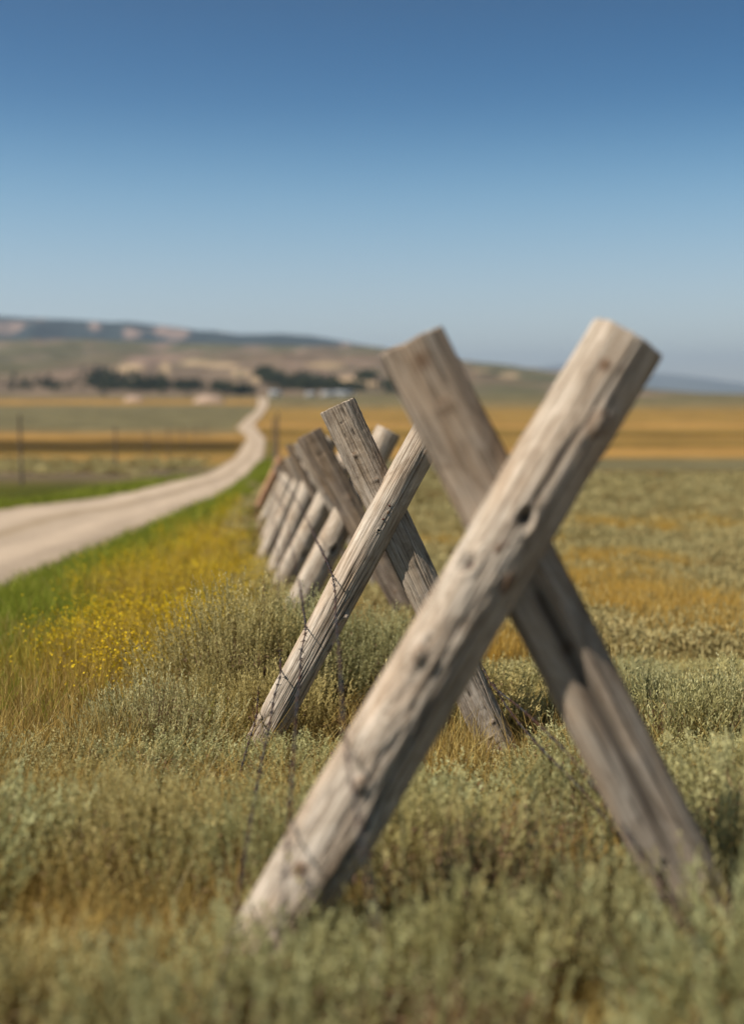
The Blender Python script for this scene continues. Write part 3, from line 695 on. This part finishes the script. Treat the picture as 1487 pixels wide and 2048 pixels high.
frames = {}
def frame(idx, label, Zl, log, slab, slab_in_front=False):
    gap = .85 if slab_in_front else .3
    """log/slab: dict(top=(u,v), foot=(u,v), r=.., ...). The frame's root empty stands on the ground between the feet."""
    zs = Zl + (-1 if slab_in_front else 1) * (log['r'] + slab['r'] * slab.get('thick', .6)) * gap
    lt, lb = P(*log['top'], Zl + log.get('dz', 0)), P(*log['foot'], Zl)
    st_, sb = P(*slab['top'], zs), P(*slab['foot'], zs)
    def sink(a, b):      # run each leg down into the soil
        d = unit(b - a)
        for k in range(400):
            if b[2] < gz(b[0], b[1]) - .10: break
            b = b + d * .01
        while b[2] < gz(b[0], b[1]) - .12: b = b - d * .01
        return b
    lb, sb = sink(lt, lb), sink(st_, sb)
    x, y = (lb[0] + sb[0]) / 2, (lb[1] + sb[1]) / 2
    root = np.array([x, y, float(gz(x, y))])
    e = bpy.data.objects.new('crossed_fence_post', None); COL.objects.link(e); e.location = root; e.empty_display_size = .2
    tag(e, label, 'fence post', 'crossed log posts of the fence')
    o1, s1 = timber('round_log', e, root, lb, lt, log['r'], log.get('rt', log['r']), log.get('mat', W_pale), log['seed'], 'round', log.get('nz', 300), log.get('nth', 96), log.get('knots', ()), log.get('cracks', ()), rough=log.get('rough', 1), bend=log.get('bend', 0), cut=log.get('cut', 0))
    o2, s2 = timber('split_log', e, root, sb, st_, slab['r'], slab.get('rt', slab['r']), slab.get('mat', W_slab), slab['seed'], 'slab', slab.get('nz', 300), slab.get('nth', 120), slab.get('knots', ()), slab.get('cracks', ()), thick=slab.get('thick', .6), rough=slab.get('rough', 1), bend=slab.get('bend', 0), cut=slab.get('cut', 0), notch=slab.get('notch'))
    for (tt, qq) in log.get('nails', ()): nail(e, root, s1(tt, qq, .0), (-.2, -1, .1), log.get('nr', .005))
    frames[idx] = (e, s1, s2, lb, lt, sb, st_)
    return e
frame(1, 'nearest and largest crossed log post, out of focus, at the right of the picture', 2.68,
      dict(top=(1250, 680), foot=(492, 1960), r=.091, rt=.088, seed=3, nz=520, nth=160, rough=1.3,
           knots=[(.885, .35, .028, 'bump'), (.74, -.05, .016, 'hole'), (.69, -.25, .008, 'stain'), (.655, -.62, .013, 'hole'), (.53, -.62, .03, 'swell'), (.53, -.5, .016, 'bump'), (.355, -.2, .014, 'bump'), (.66, .4, .02, 'stain'), (.30, .55, .05, 'swell'), (.12, .1, .04, 'swell'), (.105, .3, .02, 'hole'), (.95, -.3, .012, 'stain'), (.42, -.5, .05, 'swell'), (.62, -.6, .06, 'swell'), (.23, -.4, .015, 'stain')],
           cracks=[(-.05, .15, .70, 1.0, .006, .005), (.5, .3, .1, .5, .007, .006)], nails=[(.70, -.15), (.655, -.55)], nr=.006),
      dict(top=(820, 686), foot=(1385, 1790), r=.084, rt=.079, seed=5, notch=(.3, .15), nz=420, nth=160, thick=.5, mat=W_warm,
           knots=[(.905, -.05, .013, 'bump'), (.97, .1, .02, 'stain'), (.55, .0, .014, 'stain')], cracks=[(.15, .0, .0, .66, .016, .045), (.3, .35, .70, 1.0, .003, .004)]))
frame(2, 'crossed log post in sharp focus, second nearest, its round log in front', 4.98,
      dict(top=(897, 790), foot=(506, 1518), r=.069, rt=.074, seed=11, nz=1000, nth=400, rough=1.0,
           knots=[(.70, .05, .006, 'stain'), (.655, .1, .004, 'hole'), (.86, .35, .010, 'stain'), (.45, .75, .012, 'swell'), (.37, .82, .012, 'bump')],
           cracks=[(-.30, -.12, .44, .98, .0016, .004), (-.05, .25, .52, .80, .0014, .003), (-.55, -.4, .03, .40, .0015, .003), (.0, .15, .0, .33, .002, .005), (.2, .5, .08, .6, .0016, .003),
                   (.25, .45, .0, .25, .002, .004), (-.2, -.25, .05, .5, .0013, .003), (.55, .75, .3, .62, .003, .006), (-.7, -.6, .3, .9, .0012, .002), (.4, .3, .70, .99, .0014, .003), (.7, .8, .05, .4, .003, .006)],
           nails=[(.715, -.05), (.682, .0)], nr=.0055, cut=-.1),
      dict(top=(675, 813), foot=(1018, 1540), r=.078, rt=.078, seed=13, nz=900, nth=400, thick=.55, rough=1.4,
           knots=[(.875, -.25, .009, 'bump'), (.80, .22, .008, 'bump'), (.16, .3, .008, 'bump'), (.13, -.2, .007, 'bump'), (.05, .1, .008, 'bump'), (.50, .2, .01, 'stain'), (.41, -.3, .012, 'hole')],
           cracks=[(.12, .05, .60, 1.0, .0032, .012), (.02, .30, .0, .62, .0035, .014), (-.35, -.1, .88, .99, .0018, .004), (-.7, -.3, .91, .93, .003, .004), (.6, .7, .0, .3, .0022, .006), (-.25, -.1, .2, .5, .0016, .003)]))
frame(3, 'third crossed log post, its dark knotty split log in front of the round one', 9.05,
      dict(top=(776, 862), foot=(577, 1250), r=.104, rt=.098, seed=17, knots=[(.45, .45, .03, 'hole'), (.85, .4, .02, 'bump')], cracks=[(.3, .6, .35, .6, .006, .012), (-.2, 0, .1, .5, .003, .005)]),
      dict(top=(617, 868), foot=(838, 1268), r=.083, rt=.098, seed=19, thick=.5, mat=W_dark, rough=3.6, knots=[(.68, .35, .022, 'bump'), (.42, .85, .03, 'bump'), (.9, .1, .02, 'hole'), (.25, .1, .015, 'bump')], cracks=[(-.7, -.5, .1, 1, .007, .010), (.2, .1, .1, .9, .004, .008)]), True)
frame(4, 'fourth crossed log post, pale round log half hidden behind its split log', 11.6,
      dict(top=(706, 892), foot=(546, 1203), r=.105, seed=23, knots=[(.35, .6, .03, 'hole')], nz=200, nth=64),
      dict(top=(598, 884), foot=(778, 1206), r=.070, seed=29, thick=.5, nz=200, nth=64, knots=[(.7, -.2, .02, 'bump')], cracks=[(.0, .1, .1, .9, .005, .008)]), True)
frame(5, 'fifth crossed log post, slightly blurred, between the fourth and the far cluster', 13.3,
      dict(top=(658, 876), foot=(538, 1172), r=.105, seed=31, nz=160, nth=48), dict(top=(576, 890), foot=(720, 1172), r=.036, mat=W_dark, seed=37, thick=.6, nz=160, nth=48), True)
frame(6, 'sixth crossed log post, only its pale logs showing left of the fifth', 15.0,
      dict(top=(628, 905), foot=(510, 1150), r=.095, seed=41, nz=120, nth=40), dict(top=(574, 915), foot=(690, 1142), r=.045, seed=43, nz=120, nth=40), True)
frame(7, 'seventh crossed log post in the blurred far cluster', 18.5,
      dict(top=(600, 905), foot=(522, 1105), r=.10, seed=47, nz=100, nth=36), dict(top=(569, 925), foot=(650, 1095), r=.05, mat=W_dark, seed=53, nz=100, nth=36), True)
frame(8, 'eighth crossed log post in the blurred far cluster, behind the seventh', 22.5,
      dict(top=(584, 922), foot=(516, 1062), r=.085, seed=59, nz=80, nth=32), dict(top=(564, 930), foot=(630, 1060), r=.06, seed=61, nz=80, nth=32, mat=W_dark), True)
frame(9, 'farthest crossed log post, with a reddish fresh log leaning right', 27.0,
      dict(top=(562, 916), foot=(528, 990), r=.10, seed=67, nz=80, nth=32, mat=W_red), dict(top=(552, 930), foot=(596, 1022), r=.08, seed=71, nz=80, nth=32, mat=W_dark), True)

# ------------------------------------------------------------------ barbed wire
m_wire, T, B = mat_new('galvanised_wire', .55, .5); B.inputs['Metallic'].default_value = .5
tc = N(T, 'ShaderNodeTexCoord'); f = tex_noise(T, 6, tc.outputs['Object'], 4, .6)
r = ramp(T, [(.42, (.055, .06, .07)), (.56, (.10, .045, .03)), (.7, (.16, .07, .045))]); T.links.new(f, r.inputs[0]); T.links.new(r.outputs[0], B.inputs['Base Color'])
def tube(pts, rad, sides=5):
    pts = np.asarray(pts); d = unit(np.gradient(pts, axis=0)); a = unit(np.cross(d, [.3, .1, 1.0])); b = np.cross(d, a)
    th = np.linspace(0, 2 * math.pi, sides, endpoint=False)
    V = pts[:, None] + rad * (np.cos(th)[None, :, None] * a[:, None] + np.sin(th)[None, :, None] * b[:, None])
    return V.reshape(-1, 3), grid_faces(len(pts), sides, True)
def catmull(p, step=.012):
    p = np.asarray(p); p = np.vstack([2 * p[0] - p[1], p, 2 * p[-1] - p[-2]]); out = []
    for i in range(1, len(p) - 2):
        n = max(2, int(np.linalg.norm(p[i+1] - p[i]) / step)); t = np.linspace(0, 1, n, endpoint=False)[:, None]
        out.append(.5 * (2 * p[i] + (p[i+1] - p[i-1]) * t + (2*p[i-1] - 5*p[i] + 4*p[i+1] - p[i+2]) * t**2 + (3*p[i] - p[i-1] - 3*p[i+1] + p[i+2]) * t**3))
    out.append(p[-2][None]); return np.concatenate(out)
def wire(ctrl, label, rad=.0016, seed=0, spacing=.14):
    """ctrl: (u, v, Z) points; Z None = along the straight run between the known ones"""
    uv = np.array([(c[0], c[1]) for c in ctrl], float); s = np.concatenate([[0], np.cumsum(np.hypot(*np.diff(uv, axis=0).T))])
    kz = [i for i, c in enumerate(ctrl) if c[2] is not None]
    iz = np.interp(s, s[kz], [1 / ctrl[i][2] for i in kz])
    q = catmull([P(a, b, 1 / z) for (a, b), z in zip(uv, iz)])
    o0 = q[0].copy(); q = q - o0
    L = np.concatenate([[0], np.cumsum(np.linalg.norm(np.diff(q, axis=0), axis=1))])
    d = unit(np.gradient(q, axis=0)); a = unit(np.cross(d, [.3, .1, 1.0])); b = np.cross(d, a); ph = L * 2 * math.pi / .05
    off = (np.cos(ph)[:, None] * a + np.sin(ph)[:, None] * b) * rad
    parts = [tube(q + off, rad), tube(q - off, rad)]
    rg = np.random.default_rng(seed); bar = []
    for x0 in np.arange(.05, L[-1], spacing):
        i = min(np.searchsorted(L, x0), len(q) - 1)
        tt = np.linspace(0, 1, 14); one = []
        for sgn in (0, math.pi / 2):
            an = tt * 2 * math.pi * 1.5 + sgn + x0 * 9
            ring = q[i] + d[i] * ((tt - .5) * .010)[:, None] + (np.cos(an)[:, None] * a[i] + np.sin(an)[:, None] * b[i]) * rad * 3
            e1 = ring[0] + unit(ring[0] - q[i] + rg.normal(size=3) * .004) * .011; e2 = ring[-1] + unit(ring[-1] - q[i] + rg.normal(size=3) * .004) * .011
            one.append(tube(np.vstack([e1, ring, e2]) - q[i], rad * .75, 4))
        bar.append((q[i].copy(), one))
    if len(bar) > 100: bar = bar[-100:]
    def cat(ps):
        Vs, Fs, o = [], [], 0
        for v_, f_ in ps: Vs.append(v_); Fs.append(f_ + o); o += len(v_)
        return np.concatenate(Vs), np.concatenate(Fs)
    Vw, Fw = cat(parts)
    e = obj('barbed_wire', mesh_np('barbed_wire', Vw, [Fw], m_wire), loc=o0)
    tag(e, label, 'barbed wire', 'strands of barbed wire on the fence')
    for c_, one in bar:
        Vb_, Fb_ = cat(one); obj('barb', mesh_np('barb', Vb_, [Fb_], m_wire), e, loc=c_)
    return e
zA = 4.885
wire([(556, 952, 14.8), (570, 970, None), (587, 992, 11.3), (618, 1048, 8.88), (634, 1083, None), (664, 1150, zA + .03), (672, 1240, None), (680, 1330, None), (684, 1400, None), (690, 1488, 2.60), (720, 1660, 2.2), (760, 1900, 1.75)], 'topmost barbed wire strand, crossing the second round log highest up', seed=1)
wire([(545, 985, 15.3), (568, 1020, 12.5), (584, 1099, None), (597, 1158, 9.0), (604, 1206, None), (611, 1254, zA + .02), (602, 1308, None), (600, 1348, None), (593, 1418, None), (586, 1530, None), (577, 1655, 2.60), (560, 1900, 2.0)], 'second barbed wire strand from the top on the left side of the fence', seed=2)
wire([(548, 1040, 14), (556, 1119, 11.0), (556, 1161, None), (556, 1205, 8.6), (559, 1291, None), (561, 1345, zA), (548, 1396, None), (539, 1449, None), (522, 1531, None), (500, 1650, None), (474, 1800, 2.58), (440, 1980, 2.2)], 'third barbed wire strand from the top, below the middle of the round logs', seed=3)
wire([(530, 1160, 9.5), (517, 1370, 5.4), (512, 1434, 4.88), (496, 1490, None), (472, 1574, None), (440, 1683, None), (413, 1766, None), (370, 1920, 2.6)], 'lowest barbed wire strand, reaching the foot of the second round log', seed=4)
wire([(905, 1215, 6.4), (966, 1338, 4.98), (985, 1372, None), (1020, 1400, None), (1042, 1418, None), (1090, 1462, None), (1150, 1525, None), (1235, 1640, 2.72), (1400, 1900, 1.9)], 'upper barbed wire strand on the pasture side behind the fence', seed=5)
wire([(985, 1365, 5.0), (1012, 1412, None), (1045, 1455, None), (1085, 1500, None), (1180, 1600, 3.2), (1330, 1800, 2.7)], 'lower barbed wire strand on the pasture side, sagging into the sagebrush', seed=6)

# ------------------------------------------------------------------ far posts
W_post = wood_mat('line_post_wood', (.22, .18, .14), (.16, .13, .10), (.09, .07, .055), (.2, .14, .09), .3)
def post(u, vtop, Z, hgt, r, label, seed, group):
    p = P(u, vtop, Z); x, y = float(p[0]), float(p[1]); z0 = float(gz(x, y)); root = np.array([x, y, z0])
    e = bpy.data.objects.new('wooden_post', None); COL.objects.link(e); e.location = root
    tag(e, label, 'fence post', group)
    timber('post_shaft', e, root, root - [0, 0, .2], root + [.03 * math.sin(seed), 0, hgt], r, r * .85, W_post, seed, nz=40, nth=16)
    cap, _ = timber('post_cap', e, root, root + [.03 * math.sin(seed), 0, hgt - .005], root + [.03 * math.sin(seed), 0, hgt + .03], r * .9, r * .55, W_post, seed + 1, nz=6, nth=16)
    return e, np.array([x, y, z0 + hgt])
g1 = 'line posts of the wire fence across the road'
tops = []
for k, (u, vt, Z, lab) in enumerate([(40, 830, 42, 'line post across the road, left of the tallest one'), (230, 852, 60, 'tallest dark line post across the road, leftmost of those in the golden field'), (295, 857, 80, 'second dark line post right of the tallest one across the road'), (336, 853, 104, 'third dark line post across the road, fainter than the two on its left'),
                                (366, 851, 128, 'fourth line post across the road, faint, before the rising brush'), (392, 848, 155, 'fifth line post across the road, barely visible'), (412, 842, 190, 'smallest line post across the road, farthest of the row')]):
    p = P(u, vt, Z); hgt = float(p[2] - gz(p[0], p[1])); e, tp = post(u, vt, Z, hgt, .055, lab, 100 + k * 3, g1); tops.append(tp)
m_fw, T, B = mat_new('plain_wire', .5, .5); B.inputs['Base Color'].default_value = (.10, .09, .08, 1)
wv = []
for dz, nm in ((.15, 'top'), (.6, 'middle'), (1.05, 'lowest')):
    q = catmull([t_ - [0, 0, dz] for t_ in tops], 2.0); o0 = q[0].copy(); Vt, Ft = tube(q - o0, .006, 4)
    tag(obj('fence_wire', mesh_np('fence_wire', Vt, [Ft], m_fw), loc=o0), nm + ' plain wire along the line posts across the road', 'fence wire', 'plain wires across the road')
for k, (u, vt, Z, lab) in enumerate([(553, 826, 46, 'thin tall post just beyond the last crossed log, at the right edge of the road'), (548, 838, 70, 'second thin post beyond the crossed logs, along the fence line'), (546, 836, 110, 'third thin post beyond the crossed logs, farthest one of that line')]):
    p = P(u, vt, Z); post(u, vt, Z, float(p[2] - gz(p[0], p[1])), .05, lab, 140 + k, 'line posts beyond the crossed logs')

# ------------------------------------------------------------------ farm buildings, mounds, woods on the valley's far side
def boxm(x0, x1, y0, y1, z0, z1):
    V = np.array([(a, b, c) for c in (z0, z1) for b in (y0, y1) for a in (x0, x1)], float)
    return V, np.array([(0, 2, 3, 1), (4, 5, 7, 6), (0, 1, 5, 4), (1, 3, 7, 5), (3, 2, 6, 7), (2, 0, 4, 6)])
def plain(name, c, rough=.8):
    m, T, B = mat_new(name, rough); tc = N(T, 'ShaderNodeTexCoord'); f = tex_noise(T, 1.3, tc.outputs['Object'], 4, .6)
    r = ramp(T, [(.3, tuple(np.array(c) * .8)), (.7, tuple(np.array(c) * 1.1))]); T.links.new(f, r.inputs[0]); T.links.new(r.outputs[0], B.inputs['Base Color']); return m
m_wall = plain('white_boards', (.72, .72, .70)); m_roof = plain('grey_sheet_roof', (.45, .47, .50), .5); m_dark = plain('dark_opening', (.05, .05, .05))
def farm(u, v, wd, dp, ht, label):
    p = cast(u, v); x, y, z = p; root = np.array([x, y, float(gz(x, y))])
    e = bpy.data.objects.new('farm_building', None); COL.objects.link(e); e.location = root
    tag(e, label, 'building', 'white farm buildings at the foot of the hills')
    V, F = boxm(-wd/2, wd/2, 0, dp, -.5, ht); obj('wall', mesh_np('wall', V, [F], m_wall, smooth=False), e)
    rh = wd * .0 + 1.8; V = np.array([(-wd/2-.4, -.5, ht), (wd/2+.4, -.5, ht), (wd/2+.4, dp+.5, ht), (-wd/2-.4, dp+.5, ht), (-wd/2-.4, dp/2, ht+rh), (wd/2+.4, dp/2, ht+rh)]); 
    me = mesh_np('roof', V + [0, 0, .02], [np.array([(0, 1, 5, 4), (2, 3, 4, 5), (0, 3, 2, 1)]), np.array([(0, 4, 3), (1, 2, 5)])], m_roof, smooth=False); obj('roof', me, e)
    V, F = boxm(-.8, .8, -.06, -.003, 0, 2.2); obj('door', mesh_np('door', V, [F], m_dark, smooth=False), e)
    for sx_ in (-1, 1):
        V, F = boxm(sx_ * wd * .3 - .6, sx_ * wd * .3 + .6, -.06, -.003, 1, 2.2); obj('window', mesh_np('window', V, [F], m_dark, smooth=False), e)
farm(550, 793, 12, 9, 4.0, 'small white farm building just right of where the road ends')
farm(622, 793, 11, 8, 2.6, 'pale low farm building in front of the dark wood')
farm(658, 793, 15, 8, 3.2, 'white farm building left of the widest one')
farm(688, 793, 19, 9, 3.8, 'widest white farm building, farthest right under the pale slope')

m_mound, T, B = mat_new('pale_gravel', 1., .05); tc = N(T, 'ShaderNodeTexCoord'); f = tex_noise(T, .8, tc.outputs['Object'], 5, .65)
r = ramp(T, [(.35, (.30, .21, .15)), (.65, (.44, .33, .255))]); T.links.new(f, r.inputs[0]); T.links.new(r.outputs[0], B.inputs['Base Color'])
def mound(u, v, wpx, hpx, label, seed):
    p = cast(u, v); y = p[1]; w_ = wpx / FPX * y / 2; hh = hpx / FPX * y; n = 40
    a = np.linspace(-1, 1, n); X_, Y_ = np.meshgrid(a, a); rr_ = np.sqrt(X_**2 + Y_**2)
    Z_ = hh * np.clip(1 - rr_**2, 0, 1)**.7 * (1 + .35 * fbm(X_ * 3, Y_ * 3, seed=seed)) - .5
    o = obj('gravel_mound', mesh_np('gravel_mound', np.stack([X_ * w_, Y_ * w_ * .6, Z_], -1).reshape(-1, 3), [grid_faces(n, n)], m_mound), loc=(p[0], y, float(gz(p[0], y))))
    tag(o, label, 'gravel mound', 'pale gravel mounds in the far field')
mound(418, 806, 66, 17, 'larger pale pink gravel mound, nearer the road', 5); mound(268, 803, 46, 12, 'smaller pale gravel mound, left of the larger one', 8)

def hland(h): return lambda x, y: np.maximum(h(x, y), gz(x, y))
def grove(name, spots, n, hgt, label, seed):
    rg = np.random.default_rng(seed); parts = []; H1 = hland(h1)
    for k in range(n):
        a = spots[rg.integers(len(spots))]
        u = a[0] + rg.normal() * a[2] * .75; v = min(a[1] + rg.normal() * a[3] * .5, 786)
        p = cast(u, v, H1, 900, 3400, 500)
        if p is None: continue
        x, y, z = p; s = hgt * rg.uniform(.6, 1.3) * y / 1500; m = 46
        th = rg.uniform(0, 6.283, m); tt = rg.uniform(0, 1, m); r_ = s * .42 * np.sqrt(1 - tt * .9) * np.sqrt(rg.uniform(.2, 1, m))
        b = np.stack([x + np.cos(th) * r_, y + np.sin(th) * r_, z - .5 + tt * s], 1)
        tp = b + unit(rg.normal(size=(m, 3)) + [0, 0, .6]) * s * .28
        V_, F_ = diamonds(b, tp, np.full(m, s * .22)); parts.append((V_, F_, np.repeat(np.clip(rg.normal(.45, .15) + rg.normal(size=m) * .12, 0, 1), 4)))
    stuff(name, parts, M_tree, label, 'woodland')
grove('woodland', [(90, 772, 60, 10), (200, 762, 28, 20), (240, 768, 32, 14), (285, 776, 30, 9), (315, 772, 14, 12), (375, 776, 24, 7), (442, 779, 12, 6), (480, 784, 18, 3)], 520, 8, 'dark green wood at the foot of the hills, left of the road', 5)
grove('woodland', [(525, 750, 10, 6), (552, 762, 16, 6), (580, 770, 16, 9), (605, 768, 16, 12), (640, 772, 16, 10), (668, 776, 14, 6), (705, 779, 18, 4), (735, 757, 12, 4), (780, 775, 14, 10), (620, 778, 60, 4), (850, 776, 60, 8)], 700, 8, 'dark green wood at the foot of the hills, right of the road end', 6)

# ------------------------------------------------------------------ air
V, F = boxm(-32000, 32000, -400, 38000, -60, 1200)
me = mesh_np('haze', V, [F], None, smooth=False); hz = obj('haze', me)
m = bpy.data.materials.new('air'); m.use_nodes = True; T = m.node_tree; T.nodes.clear()
o = T.nodes.new('ShaderNodeOutputMaterial'); pv = T.nodes.new('ShaderNodeVolumePrincipled')
pv.inputs['Color'].default_value = (.62, .78, 1.0, 1); pv.inputs['Density'].default_value = .00006; pv.inputs['Anisotropy'].default_value = .2
T.links.new(pv.outputs[0], o.inputs['Volume']); me.materials.append(m)
tag(hz, kind='stuff', label='thin blue air between the camera and the far hills', cat='haze')
